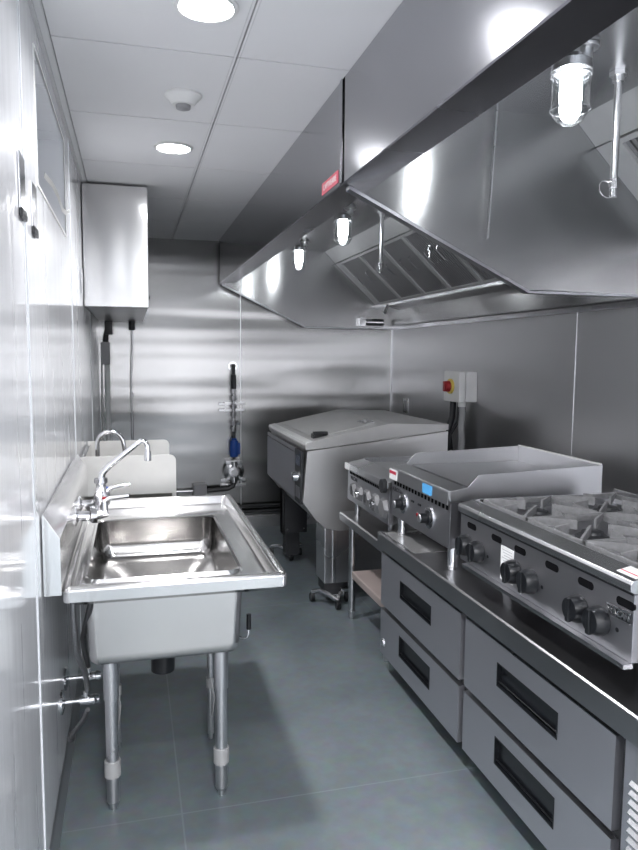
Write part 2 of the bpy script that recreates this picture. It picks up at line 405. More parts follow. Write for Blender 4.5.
# ------------------------------------------------------------------ exhaust hood, two sections
HF = .72
def hood(y0, y1, label, fy):
    t = thing('exhaust_hood', label, 'exhaust hood', (1.5, (y0+y1)/2, 1.74), 'exhaust hood sections')
    fp_ = obj('front_panel', G().prism([(HF, ZC-.001), (HF, 2.1), (HF+.014, 2.1), (HF+.014, ZC-.001)], 'y', y0, y1), M_HOOD, t)
    obj('bottom_lip', G().prism([(HF, 2.1), (HF+.003, 2.096), (.843, 2.096), (.846, 2.1), (.846, 2.135), (.834, 2.135), (.834, 2.1)], 'y', y0, y1), M_LIPSHADE, fp_)
    obj('inner_ceiling', G().box(HF+.014, 1.65, y0+.02, y1-.02, 2.39, 2.405), M_HCEIL, t)
    obj('inner_front_panel', G().prism([(.834, 2.135), (.846, 2.135), (.90, 2.39), (.888, 2.39)], 'y', y0+.02, y1-.02), M_HOODIN, t)
    endp = [(HF, ZC-.001), (HF, 2.10), (1.447, 1.756), (2.283-.031, 1.747), (2.283-.001, 1.772), (2.283-.001, ZC-.001)]
    for yy in (y0, y1-.02):
        e = obj('end_panel', G().prism(endp, 'y', yy+.0005, yy+.0195), M_HOODIN, t)
        # folded bottom edge
        f = G(); f.prism([(.74, 2.089), (1.45, 1.754), (1.45, 1.744), (.74, 2.077)], 'y', yy+.0002, yy+.0198); f.box(1.449, 2.25, yy+.0002, yy+.0198, 1.743, 1.752)
        obj('folded_edge', f, M_DARKST, e)
    # plenum: blank strip, filters, gutter, back panel
    obj('plenum_panel', G().prism([(1.62, 2.39), (1.712, 2.296), (1.722, 2.306), (1.64, 2.39)], 'y', y0+.02, y1-.02), M_FILTER, t)
    obj('grease_gutter', G().prism([(2.085, 1.965), (2.085, 1.925), (2.2, 1.905), (2.2, 1.915), (2.095, 1.935), (2.095, 1.965)], 'y', y0+.02, y1-.02), M_BRIGHT, t)
    obj('back_panel', G().box(2.2, 2.27, y0+.02, y1-.02, 1.772, 2.30), M_HOODIN, t)
    # filters
    A = Vector((1.716, 0, 2.29)); B = Vector((2.088, 0, 1.948)); L = (B-A).length; d = (B-A).normalized(); nrm = Vector((-d.z, 0, d.x))
    if nrm.x > 0: nrm = -nrm     # towards the cook
    ang = math.atan2(d.z, d.x)
    def Q(s, y, h): p = A+d*s+nrm*h; return Vector((p.x, y, p.z))
    def slab(g_, s0, s1, ya, yb, h0, h1):
        v = [Q(s, y, h) for s in (s0, s1) for y in (ya, yb) for h in (h0, h1)]
        g_.faces(v, [(0, 1, 3, 2), (4, 6, 7, 5), (0, 4, 5, 1), (2, 3, 7, 6), (0, 2, 6, 4), (1, 5, 7, 3)])
    for ya, yb in ((y0+.02, fy[0]), (fy[-1], y1-.02)):
        g_ = G(); slab(g_, -.002, L+.004, ya, yb, -.02, .0); obj('filler_panel', g_, M_FILTER, t)
    for i, (fa, fb) in enumerate(zip(fy, fy[1:])):
        fa += .004; fb -= .004
        g_ = G(); slab(g_, 0, .02, fa, fb, -.03, .004); slab(g_, L-.02, L, fa, fb, -.03, .004)
        slab(g_, .02, L-.02, fa, fa+.018, -.03, .004); slab(g_, .02, L-.02, fb-.018, fb, -.03, .004)
        fr = obj('grease_filter', g_, M_FILTER, t)
        g_ = G(); nb = 15
        for k in range(nb):
            c = fa+.018+(fb-fa-.036)*(k+.5)/nb
            slab(g_, .02, L-.02, c-.0095, c+.0095, -.012, -.006)
            if k < nb-1: c2 = fa+.018+(fb-fa-.036)*(k+1)/nb; slab(g_, .02, L-.02, c2-.0095, c2+.0095, -.03, -.024)
        obj('baffles', g_, M_BAFFLE, fr)
        for yy in (fa+.13, fb-.13):
            g_ = G(); g_.tube([Q(.16, yy, -.006), Q(.165, yy, .012), Q(.18, yy, .02), Q(.25, yy, .02), Q(.265, yy, .012), Q(.27, yy, -.006)], .0035, 6)
            obj('filter_handle', g_, M_BRIGHT, fr)
    return t
h1 = hood(2.404, 5.92, 'far section of the stainless exhaust hood ending at the back wall', [2.44, 2.93, 3.42, 3.94, 4.39, 4.82, 5.29, 5.8])
text_bg = obj('brand_sticker', G().box(HF-.0015, HF-.0003, 2.455, 2.672, 2.113, 2.157), M_REDLABEL, h1)
text_mesh('sticker_lettering', 'CAPTIVEAIRE', .03, (HF-.002, 2.563, 2.135), (0, -1, 0), (0, 0, 1), M_PAPER, h1, .0003)
h2 = hood(-.65, 2.4035, 'near section of the stainless exhaust hood running out of frame overhead', [-.6, -.17, .32, .81, 1.3, 1.79, 2.275])
obj('joint_strip', G().box(HF-.006, HF, 2.4035, 2.43, 2.1, ZC-.002, .002), M_HOOD, h1)
obj('crease_strip', G().prism([(1.292, 2.388), (1.297, 2.388), (1.276, 1.935), (1.271, 1.935)], 'y', 2.380, 2.3835), M_STEEL, h2)

def hood_light(y, xb, label):
    x = xb-.045; zt = 2.39
    t = thing('hood_light', label, 'hood light', (x, y, zt), 'caged jar lights under the hood')
    g_ = G(); g_.cyl((xb, y, zt), (xb, y, zt-.012), .036, bev=.003); g_.tube([(xb, y, zt-.008), (xb, y, zt-.03), (xb-.015, y, zt-.045), (x, y, zt-.055)], .019, 14)
    obj('conduit_elbow', g_, M_STEEL, t)
    obj('fixture_cap', G().lathe([(0, 0), (.03, 0), (.038, -.012), (.056, -.02), (.058, -.045), (.05, -.047)], (x, y, zt-.035)), M_BRIGHT, t)
    obj('glass_jar', G().lathe([(.05, 0), (.053, -.01), (.053, -.1), (.048, -.125), (.035, -.142), (.016, -.151), (0, -.153), ], (x, y, zt-.075)), M_GLASS, t)
    obj('bulb', G().lathe([(0, 0), (.022, 0), (.03, -.012), (.031, -.07), (.024, -.088), (.01, -.096), (0, -.097)], (x, y, zt-.085)), M_BULB, t)
    for z in (-.09, -.185): obj('guard_ring', G().tube([(x+.056*math.cos(a), y+.056*math.sin(a), zt+z) for a in [2*PI*k/24 for k in range(24)]], .0018, 6, True), M_BRIGHT, t)
    return t
l0 = hood_light(1.83, 1.27, 'large looking lit jar light nearest the camera, under the near hood section')
x0 = l0.location.x
dup(l0, (1.244, 4.13, 2.39), 'lit jar light in the far hood section, the right one of the pair')
dup(l0, (1.272, 5.4, 2.39), 'lit jar light furthest away, left one of the pair in the far hood section')
dup(l0, (x0, .2, 2.39), 'lit jar light under the near hood section beside the camera, out of frame')

def drop_pipe(x, y, zb, label, ring=True):
    t = thing('fire_suppression_nozzle', label, 'suppression nozzle', (x, y, 2.39), 'suppression drop pipes in the hood')
    g_ = G(); g_.cyl((x, y, 2.39), (x, y, 2.378), .028, seg=6); g_.cyl((x, y, 2.38), (x, y, 2.36), .018); g_.cyl((x, y, 2.38), (x, y, zb+.03), .0115, seg=16)
    obj('pipe', g_, M_STEEL, t)
    g_ = G(); g_.cyl((x, y, zb+.055), (x, y, zb+.028), .016, seg=6); g_.cyl((x, y, zb+.028), (x, y, zb), .011, .013)
    obj('nozzle', g_, M_BRIGHT, t)
    if ring:
        g_ = G(); g_.tube([(x-.026+.026*math.cos(a), y+.01*math.sin(a), zb+.022+.028*math.sin(a)) for a in [2*PI*k/24 for k in range(24)]], .0016, 6, True)
        obj('cap_ring', g_, M_CHROME, t)
    return t
drop_pipe(1.487, 1.97, 2.01, 'long vertical drop pipe with ringed nozzle beside the nearest jar light')
drop_pipe(1.505, 4.17, 2.02, 'vertical drop pipe with ringed nozzle in front of the far hood filters')
t = thing('fire_suppression_nozzle', 'short nozzle pipe poking out between the grease filters', 'suppression nozzle', (1.83, 4.17, 2.18), 'suppression drop pipes in the hood')
g = G(); g.cyl((1.83, 4.17, 2.252), (1.83, 4.17, 2.15), .01); g.cyl((1.83, 4.17, 2.25), (1.9, 4.2, 2.16), .009); obj('pipe', g, M_BRIGHT, t)
g = G(); g.cyl((1.83, 4.17, 2.19), (1.83, 4.17, 2.165), .016, seg=6); g.cyl((1.83, 4.17, 2.15), (1.83, 4.17, 2.12), .011); obj('nozzle', g, M_BRIGHT, t)
t = thing('appliance_nozzle', 'small angled nozzle and bracket low in the far hood corner', 'suppression nozzle', (2.03, 5.7, 1.8))
g = G(); g.cyl((1.93, 5.89, 1.80), (2.15, 5.89, 1.80), .03, seg=16); g.box(1.92, 1.98, 5.85, 5.9, 1.765, 1.84, .004); obj('bracket', g, M_CHROME, t)
g = G(); g.cyl((2.09, 5.6, 1.93), (2.04, 5.55, 1.865), .014); g.cyl((2.2, 5.6, 1.9), (2.09, 5.6, 1.93), .01); obj('nozzle', g, M_BRIGHT, t)

# ------------------------------------------------------------------ white wall fittings on the left
def wall_latch(y, z0, z1, label):
    t = thing('wall_latch', label, 'latch', (XL, y, z0), 'slim chrome latches on the left wall')
    obj('plate', G().box(XL+.0005, XL+.006, y-.042, y+.042, z0, z1, .002), M_CHROME, t)
    obj('end_cap', G().box(XL+.0005, XL+.009, y-.042, y+.042, z0-.016, z0+.006, .002), M_BLACK, t)
    return t
wall_latch(1.86, 1.84, 1.975, 'nearest slim chrome latch with black end on the glossy white wall')
wall_latch(2.08, 1.835, 1.955, 'second slim chrome latch with black end, right of the nearest one')
t = thing('wall_latch', 'thin chrome latch strip beside the grey wall cabinet', 'latch', (XL, 4.0, 1.81), 'slim chrome latches on the left wall')
obj('plate', G().box(XL+.0005, XL+.006, 3.93, 4.02, 1.815, 1.95, .002), M_CHROME, t)
# peeling protective film at the opening's sill
vs = []; fs = []
pth = [(-.258, 2.45, 2.06), (-.25, 2.6, 2.065), (-.246, 2.75, 2.06), (-.244, 2.9, 2.04), (-.242, 3.02, 2.05), (-.236, 3.1, 2.075), (-.24, 3.16, 2.08)]
g = G()
for p in pth:
    vs += [(p[0], p[1], p[2]), (p[0]+.005, p[1]-.01, p[2]+.014), (p[0]+.004, p[1]-.01, p[2]+.0152), (p[0]-.001, p[1], p[2]+.0015)]
for i in range(len(pth)-1):
    for k in range(4): fs.append((i*4+k, i*4+(k+1) % 4, i*4+4+(k+1) % 4, i*4+4+k))
fs += [(0, 1, 2, 3), tuple(len(vs)-4+k for k in range(4))]
g.faces(vs, fs)
tag(obj('peeling_film_strip', g, M_POLY), 'curled pale film strip along the sill of the high wall opening', 'film strip')

# ------------------------------------------------------------------ wall cabinet at the back left
t = thing('wall_cabinet', 'tall stainless wall cabinet hung under the ceiling at back left', 'cabinet', (-.07, 5.0, 1.77))
CX0, CX1, CY0, CY1, CZ0, CZ1 = XL+.004, .1, 4.15, 5.985, 1.77, 2.435
g = G(); g.box(CX0, CX1, CY0+.02, CY1, CZ0, CZ1, .003); obj('body', g, M_DULL, t)
M_CAB = steel('cabinet_front_steel', .7, .2, 0, (.02, .02, 1), .01, (4, 4, 1.5), (1, .99, .985))
obj('front_cover', G().box(CX0, CX1+.004, CY0, CY0+.02, CZ0-.002, CZ1, .004), M_CAB, t)
obj('side_latch', G().cyl((CX1, 4.6, 1.86), (CX1+.02, 4.6, 1.86), .012), M_BLACK, t)
g = G(); g.box(-.2, -.14, 5.9, 5.98, 1.66, 1.77, .006); g.tube([(-.18, 5.94, 1.7), (-.192, 5.95, 1.66), (-.2, 5.95, 1.602)], .022, 16)
tag(obj('black_cable_bundle', g, M_BLACKMETAL), 'thick black cables dropping out of the wall cabinet', 'cables')
t = thing('electrical_conduit', 'pale conduit with junction box on the back left wall', 'conduit', (-.19, 5.95, .2))
obj('junction_box', G().box(-.235, -.165, 5.93, 5.999, 1.42, 1.6, .004), M_GREYPLATE, t)
g = G(); g.cyl((-.19, 5.965, .2), (-.19, 5.965, 1.43), .021); obj('pipe', g, M_WHITE, t)
g = G(); g.tube([(-.232, 5.98, 1.43), (-.235, 5.985, 1.0), (-.232, 5.985, .2)], .007, 16); obj('cable', g, M_WHITE, t)
t = thing('thin_drain_pipe', 'thin steel pipe running down the back wall from the cabinet', 'pipe', (0, 5.96, .4))
g = G(); g.tube([(.01, 5.955, 1.772), (.01, 5.965, 1.6), (-.004, 5.975, 1.3), (0, 5.975, .9), (.008, 5.975, .4)], .0085); obj('pipe', g, M_STEEL, t)
obj('fitting', G().cyl((.01, 5.955, 1.77), (.01, 5.955, 1.7), .025), M_BLACKMETAL, t)
obj('coupling', G().cyl((0, 5.975, 1.19), (0, 5.975, 1.16), .013), M_STEEL, t)

# ------------------------------------------------------------------ gas manifold on the back wall
t = thing('gas_valve_assembly', 'vertical gas pipe with valves and blue regulator on back wall', 'gas valve', (.84, 5.93, .34))
X, Yg = .835, 5.93
g = G(); g.cyl((X, 5.999, 1.41), (X, Yg, 1.41), .018); g.cyl((X, Yg, 1.43), (X, Yg, 1.24), .014); obj('upper_pipe', g, M_PIPE, t)
obj('wall_flange', G().cyl((X, 5.998, 1.41), (X, 5.985, 1.41), .04), M_BRIGHT, t)
obj('middle_pipe', G().cyl((X, Yg, .88), (X, Yg, .62), .014), M_PIPE, t)
g = G(); g.tube([(X, Yg, .5), (X, Yg, .42), (X-.01, Yg, .385), (X-.05, Yg, .365), (X-.2, Yg, .355), (X-.26, Yg, .352)], .02)
obj('pipe', g, M_PIPE, t)
g = G(); g.cyl((X, Yg, 1.34), (X, Yg, 1.22), .022, bev=.004); obj('grip', g, M_BLACKMETAL, t)
g = G(); g.cyl((X, Yg, 1.24), (X, Yg, .86), .012)
for z, r in ((1.2, .022), (1.14, .026), (1.07, .024), (1.0, .022), (.93, .028), (.875, .022)): g.cyl((X, Yg, z+.02), (X, Yg, z-.02), r, seg=8, bev=.003)
g.cyl((X, Yg, .93), (X+.05, Yg-.02, .93), .012); obj('brass_fittings', g, M_BRIGHT, t)
g = G(); g.cyl((X, Yg, .78), (X, Yg, .64), .036, bev=.006); g.cyl((X, Yg, .80), (X, Yg, .78), .024, seg=6); g.box(X+.02, X+.05, Yg-.02, Yg+.02, .66, .76, .004); obj('regulator', g, M_BLUE, t)
for z in (1.09, 1.035): obj('strut_channel', G().box(X-.12, X+.1, 5.975, 5.998, z-.012, z+.012, .003), M_STEEL, t)
for z in (.385, .43): obj('strut_channel', G().box(X-.11, X+.11, 5.975, 5.998, z-.012, z+.012, .003), M_STEEL, t)
g = G(); g.box(X-.07, X+.07, Yg-.015, 5.998, .575, .61, .004); g.lathe([(0, .0), (.085, 0), (.09, .012), (.075, .03), (.05, .035), (.045, .05), (0, .052)], (X, Yg+.02, .51), (0, -1, 0), 24); g.cyl((X, Yg, .6), (X, Yg, .42), .03)
for a in (45, 135, 225, 315): g.cyl((X+.075*math.cos(math.radians(a)), Yg+.03, .51+.075*math.sin(math.radians(a))), (X+.075*math.cos(math.radians(a)), Yg-.02, .51+.075*math.sin(math.radians(a))), .014, seg=6)
obj('valve_body', g, M_BRIGHT, t)
g = G(); g.cyl((X, Yg-.03, .51), (X, Yg-.05, .51), .03); obj('valve_dial', g, M_DULL, t)
t = thing('wall_junction_box', 'grey junction box with conduit low on back wall behind the sink', 'junction box', (.53, 5.93, .3))
obj('box', G().box(.49, .6, 5.9, 5.998, .29, .41, .008), M_GREYPLATE, t)
obj('conduit_arm', G().cyl((.33, 5.95, .353), (.49, 5.95, .353), .013), M_BRIGHT, t)
t = thing('floor_gas_line', 'black pipes running low along the back wall beside the skillet', 'pipe', (1.1, 5.95, .1))
for z in (.2, .15): obj('pipe', G().cyl((.6, 5.955, z), (1.35, 5.955, z), .013), M_BLACKMETAL, t)

# ------------------------------------------------------------------ hand sink behind
t = thing('hand_sink', 'wall hung stainless hand sink with two tall side splashes behind the big sink', 'hand sink', (-.03, 3.83, .66))
HX0, HX1, HY0, HY1 = XL+.004, .205, 3.50, 4.14
zz = .82
rings = [rrect(HX0, HX1, HY0, HY1, .02, zz-.03), rrect(HX0, HX1, HY0, HY1, .02, zz), rrect(HX0+.03, HX1-.03, HY0+.03, HY1-.03, .04, zz-.004), rrect(HX0+.07, HX1-.06, HY0+.07, HY1-.07, .05, zz-.01), rrect(HX0+.09, HX1-.08, HY0+.09, HY1-.09, .05, zz-.13)]
obj('basin', G().loft(rings, False, True), M_SINK, t)
rings = [rrect(HX0, HX1, HY0, HY1, .02, zz-.03), rrect(HX0+.05, HX1-.04, HY0+.05, HY1-.05, .04, zz-.035), rrect(HX0+.07, HX1-.06, HY0+.07, HY1-.07, .05, zz-.15)]
obj('bowl_shell', G().loft(rings, False, True), M_BOWL, t)
def splash_profile():
    r = .03; pts = [(HX0, .78), (HX1, .78)]
    pts += [(HX1-r+r*math.cos(a), 1.012-r+r*math.sin(a)) for a in [k*PI/2/5 for k in range(6)]]
    return pts+[(HX0, 1.012)]
for yy in (HY0, HY1-.008): obj('side_splash', G().prism(splash_profile(), 'y', yy, yy+.008, .0015), M_POLY, t)
obj('back_splash', G().box(HX0, HX0+.02, HY0+.008, HY1-.008, .8, 1.0, .003), M_SINK, t)
t = thing('gooseneck_faucet', 'chrome gooseneck faucet curving over the rear hand sink', 'faucet', (-.18, 3.8, .81))
g = G(); yy = 3.8; path = [(-.178, yy, .815), (-.178, yy, 1.03)]+arc((-.113, yy, 1.035), .065, PI, .12, 14)+[(-.043, yy, 1.012), (-.04, yy, .99)]
g.tube(path, .0115, 14); g.cyl((-.041, yy, 1.0), (-.038, yy, .975), .014); obj('spout', g, M_CHROME, t)
g = G(); g.cyl((-.178, yy, .813), (-.178, yy, .84), .024, .018); obj('base_flange', g, M_CHROME, t)

# ------------------------------------------------------------------ the big sink
SX0, SX1, SY0, SY1, ZR = -.247, .452, 2.05, 3.33, .8385
t = thing('utility_sink', 'large freestanding stainless sink with rolled rim on four tube legs', 'sink', (.1, 2.6, 0))
FX = -.2          # face of the backsplash
bx0, bx1, by0, by1 = -.145, .33, 2.22, 3.02
r_ = .02
rings = [rrect(FX, SX1, SY0, SY1, .018, ZR-.042), rrect(FX-.0, SX1+.002, SY0-.002, SY1+.002, .02, ZR-.012), rrect(FX+.001, SX1-.001, SY0+.001, SY1-.001, .02, ZR-.004),
         rrect(FX+.008, SX1-.008, SY0+.008, SY1-.008, .018, ZR), rrect(FX+.016, SX1-.024, SY0+.024, SY1-.024, .015, ZR-.001), rrect(FX+.02, SX1-.03, SY0+.03, SY1-.03, .012, ZR-.006), rrect(FX+.022, SX1-.04, SY0+.04, SY1-.04, .012, ZR-.036),
         rrect(FX+.03, SX1-.05, SY0+.05, SY1-.05, .02, ZR-.04), rrect(bx0-.014, bx1+.014, by0-.014, by1+.014, .05, ZR-.04), rrect(bx0-.008, bx1+.008, by0-.008, by1+.008, .05, ZR-.03), rrect(bx0, bx1, by0, by1, .045, ZR-.033)]
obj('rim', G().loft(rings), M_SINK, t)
under = [rrect(FX+.002, SX1-.002, SY0+.002, SY1-.002, .03, ZR-.042), rrect(FX+.02, SX1-.03, SY0+.03, SY1-.03, .03, ZR-.06), rrect(bx0-.012, bx1+.012, by0-.012, by1+.012, .05, ZR-.06)]
obj('apron', G().loft(under), M_SINK, t)
# bowl inside: walls, coved bottom, creased floor
zf = .655
rb = [rrect(bx0, bx1, by0, by1, .045, ZR-.033), rrect(bx0+.004, bx1-.004, by0+.004, by1-.004, .045, zf+.06), rrect(bx0+.012, bx1-.012, by0+.012, by1-.012, .045, zf+.018), rrect(bx0+.03, bx1-.03, by0+.03, by1-.03, .04, zf)]
obj('bowl', G().loft(rb), M_BOWLSHADE, t)
dx, dy, dz = .09, 2.55, .575
corners = rrect(bx0+.03, bx1-.03, by0+.03, by1-.03, .04, zf); n = len(corners)
dr = [(dx+.05*math.cos(2*PI*(k+.5)/n+.0), dy+.05*math.sin(2*PI*(k+.5)/n), dz) for k in range(n)]
obj('bowl_floor', G().loft([corners, dr]), M_BOWLSHADE, t, smooth=False)
obj('drain_strainer', G().lathe([(0, -.012), (.03, -.01), (.04, -.004), (.05, 0), (.052, .003), (.048, -.012), (0, -.02)], (dx, dy, dz)), M_CHROME, t)
ro = [rrect(bx0-.012, bx1+.012, by0-.012, by1+.012, .03, ZR-.06), 0, rrect(bx0+.002, bx1-.002, by0+.002, by1-.002, .03, .538), rrect(bx0+.012, bx1-.012, by0+.012, by1-.012, .025, .526)]
ro[1] = rrect(bx0-.002, bx1+.002, by0-.002, by1+.002, .03, .56)
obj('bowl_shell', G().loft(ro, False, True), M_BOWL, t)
# backsplash with sloped top
bp_ = [(SX0, ZR-.012), (SX0, 1.055), (SX0+.004, 1.06), (FX, .99), (FX, ZR-.012)]
bsp = obj('back_splash', G().prism(bp_, 'y', SY0-.02, 3.3, .0012), M_SINK, t)
for i, (x, y) in enumerate(((-.083, 2.295), (.274, 2.285))):
    lg = obj('leg', G().cyl((x, y, .03), (x, y, .53), .0205, seg=28), M_STEEL, t)
    g = G(); g.cyl((x, y, .38), (x, y, .53), .0245, seg=28, bev=.002); obj('leg_socket', g, M_STEEL, lg)
    g = G(); g.cyl((x, y, .115), (x, y, .17), .0265, seg=28, bev=.002); obj('leg_collar', g, M_COLLAR, lg)
    g = G(); g.cyl((x, y, .03), (x, y, .02), .021, .016); g.cyl((x, y, .02), (x, y, 0), .013, .012); obj('foot', g, M_STEEL, lg)
for x, y in ((-.075, 2.67), (.277, 2.65)):
    lg = obj('leg', G().cyl((x, y, .02), (x, y, .53), .012, seg=20), M_STEEL, t)
    g = G(); g.cyl((x, y, .02), (x, y, 0), .009); obj('foot', g, M_STEEL, lg)
    g = G(); g.cyl((x, y, .21), (x, y, .25), .017, seg=20); g.tube([(x, y-.012, .24), (x+.012, y-.03, .18), (x+.004, y-.015, .1)], .004, 8); obj('leg_collar', g, M_COLLAR, lg)
obj('tailpiece', G().cyl((dx, 2.46, .53), (dx, 2.46, .43), .036), M_STEEL, t)
obj('drain_coupling', G().cyl((dx, 2.46, .455), (dx, 2.46, .385), .042, bev=.004), M_BLACK, t)
g = G(); g.tube([(.3, 2.4, .525), (.36, 2.36, .515), (.375, 2.35, .52), (.38, 2.35, .535), (.38, 2.35, .6)], .005, 10)
lv = obj('drain_lever', g, M_CHROME, t)
obj('lever_grip', G().cyl((.38, 2.35, .55), (.38, 2.35, .605), .009, .008, bev=.002), M_BLACK, lv)

t = thing('swing_spout_faucet', 'chrome two handle faucet with long swing spout on the big sink', 'faucet', (-.12, 2.65, .93))
fy = 2.65
g = G()
for dy_ in (-.1, .1):
    g.lathe([(0, 0), (.034, 0), (.034, .006), (.018, .012), (.018, .05), (.026, .055), (.026, .075), (0, .078)], (FX, fy+dy_, .935), (1, 0, 0), 20)
g.tube([(-.14, fy-.1, .935), (-.14, fy+.1, .935)], .019, 16); g.cyl((-.14, fy-.03, .91), (-.14, fy-.03, .96), .024)
g.lathe([(.02, 0), (.026, .01), (.026, .05), (.018, .06), (.018, .09), (.024, .095), (.024, .11), (0, .115)], (-.115, fy, .94), (0, 0, 1), 20); g.cyl((-.14, fy, .935), (-.115, fy, .945), .022)
obj('valve_body', g, M_CHROME, t)
g = G(); g.tube([(-.115, fy, 1.04), (-.108, fy, 1.07), (-.085, fy, 1.095), (0.01, fy, 1.17)]+[(0.03, fy, 1.185), (.045, fy, 1.18), (.052, fy, 1.165), (.053, fy, 1.14)], [.013, .012, .0115, .0095, .0095, .0095, .0095, .0095], 14); g.cyl((.053, fy, 1.145), (.053, fy, 1.11), .0125, bev=.002)
obj('spout', g, M_CHROME, t)
for dy_, rot in ((-.1, -.6), (.1, .5)):
    hx, hy = -.115, fy+dy_
    g = G(); g.cyl((-.13, hy, .935), (-.09, hy, .945), .016); g.cyl((-.1, hy, .94), (-.1, hy, .985), .014, .012)
    g.tube([(-.1, hy, .985), (-.08, hy, .995), (-.045, hy+.02*rot, 1.0), (-.015, hy+.03*rot, 1.004)], [.012, .009, .007, .0085], 10)
    h = obj('lever_handle', g, M_CHROME, t)
    obj('index_button', G().cyl((-.1, hy, .992), (-.1, hy, 1.0), .008), M_RED if dy_ < 0 else M_BLUE, h)

# supply valves and hoses
def supply(y, z, label):
    t = thing('supply_valve', label, 'valve', (XL, y, z), 'supply valves on the left wall')
    obj('escutcheon', G().lathe([(0, .0), (.042, 0), (.04, .006), (.02, .012), (0, .013)], (XL, y, z), (1, 0, 0), 24), M_CHROME, t)
    g_ = G(); g_.cyl((XL+.005, y, z), (XL+.075, y, z), .009); g_.cyl((XL+.06, y, z), (XL+.105, y, z), .016, seg=12, bev=.002); g_.cyl((XL+.08, y, z), (XL+.08, y, z+.03), .009)
    obj('stop_valve', g_, M_CHROME, t)
    obj('oval_handle', G().cyl((XL+.105, y, z), (XL+.125, y, z), .02, .014, seg=10, bev=.003), M_CHROME, t)
    return t
s0 = supply(2.57, .34, 'upper chrome supply valve on the wall under the big sink')
s1 = supply(2.42, .325, 'lower chrome supply valve on the wall under the big sink')
g = G(); g.tube([(-.19, 2.25, .80), (-.19, 2.25, .7), (-.185, 2.26, .56), (-.165, 2.36, .45), (XL+.085, 2.42, .36)], .009, 12)
tag(obj('supply_hose', g, M_HOSE), 'grey braided supply hose hanging left under the sink rim', 'hose', 'braided supply hoses')
g = G(); g.tube([(-.13, 2.2, .79), (-.135, 2.2, .73), (-.165, 2.28, .6), (-.175, 2.45, .5), (XL+.08, 2.57, .38)], .009, 12)
tag(obj('supply_hose', g, M_PIPE), 'dark supply hose slanting beside the front of the sink bowl', 'hose', 'braided supply hoses')
g = G(); g.tube([(XL+.085, 2.42, .29), (XL+.07, 2.46, .24), (XL+.03, 2.5, .17), (XL+.02, 2.53, .14)], .008, 12); g.cyl((XL+.02, 2.53, .15), (XL+.018, 2.54, .125), .012)
tag(obj('drain_hose_end', g, M_HOSE), 'short hose end dangling below the wall valves', 'hose')

# ------------------------------------------------------------------ chef base (refrigerated drawers)
t = thing('chef_base', 'long refrigerated stainless drawer base carrying the range and griddle', 'chef base', (1.55, 2.0, 0))
BX, BYN, BYF = 1.15, .95, 3.05
obj('body', G().box(BX, 1.96, BYN, BYF-.003, .085, .605, .003), M_BLACKMETAL, t)
obj('side_panel', G().box(BX, 1.96, BYF-.003, BYF, .085, .605), M_DARKST, t)
g = G(); g.prism([(1.113, .672), (1.119, .677), (1.98, .677), (1.98, .605), (1.113, .605)], 'y', BYN, 3.073, .0015)
obj('worktop', g, M_COUNTER, t)
def pocket_front(x, xb, y0, y1, z0, z1, a0, a1, c0, c1, dep):
    v = [(x, y0, z0), (x, y1, z0), (x, y1, z1), (x, y0, z1), (x, a0, c0), (x, a1, c0), (x, a1, c1), (x, a0, c1),
         (x+dep, a0, c0), (x+dep, a1, c0), (x+dep, a1, c1), (x+dep, a0, c1), (xb, y0, z0), (xb, y1, z0), (xb, y1, z1), (xb, y0, z1)]
    f = [(0, 1, 5, 4), (1, 2, 6, 5), (2, 3, 7, 6), (3, 0, 4, 7), (4, 5, 9, 8), (5, 6, 10, 9), (6, 7, 11, 10), (7, 4, 8, 11), (8, 9, 10, 11),
         (0, 1, 13, 12), (1, 2, 14, 13), (2, 3, 15, 14), (3, 0, 12, 15), (12, 13, 14, 15)]
    return G().faces(v, f)
for (y0, y1, a0, a1) in ((2.222, 3.045, 2.475, 2.805), (1.384, 2.182, 1.62, 1.955)):
    for (z0, z1, c0, c1) in ((.338, .586, .443, .522), (.1, .316, .178, .272)):
        d_ = obj('drawer', pocket_front(1.125, 1.1515, y0, y1, z0, z1, a0, a1, c0, c1, .02), M_DRAWER, t, smooth=False)
        g = G(); e_ = .004
        g.box(1.1235, 1.142, a0, a0+e_, c0, c1); g.box(1.1235, 1.142, a1-e_, a1, c0, c1); g.box(1.1235, 1.142, a0+e_, a1-e_, c1-e_, c1); g.box(1.1235, 1.142, a0+e_, a1-e_, c0, c0+e_)
        g.box(1.138, 1.1445, a0+e_, a1-e_, c0+e_, c1-e_); g.prism([(1.137, c0+e_), (1.128, c0+e_+.012), (1.13, c0+e_+.014), (1.138, c0+e_+.006)], 'y', a0+e_, a1-e_)
        obj('recessed_handle', g, M_BLACK, d_)
        obj('top_edge', G().box(1.1243, 1.152, y0, y1, z1-.0015, z1+.0005), M_STEEL, d_)
obj('round_bumper', G().lathe([(0, .01), (.016, .008), (.02, 0), (0, 0)], (1.125, 3.0, .16), (-1, 0, 0), 20), M_CHROME, t)
g = G(); g.box(1.127, BX, BYN, 1.352, .1, .602, .002); mp_ = obj('machine_panel', g, M_DRAWER, t)
for k in range(17):
    z = .125+k*.0235
    obj('louver', G().prism([(1.128, z), (1.119, z-.006), (1.119, z-.003), (1.128, z+.007)], 'y', 1.0, 1.325), M_STEEL, mp_)
for x in (1.24, 1.88):
    for y in (1.1, 2.0, 2.93):
        cst = obj('caster', G().cyl((x, y-.014, .036), (x, y+.014, .036), .036, bev=.003), M_BLACK, t)
        obj('caster_fork', G().box(x-.02, x+.02, y-.022, y+.022, .055, .086, .003), M_STEEL, cst)

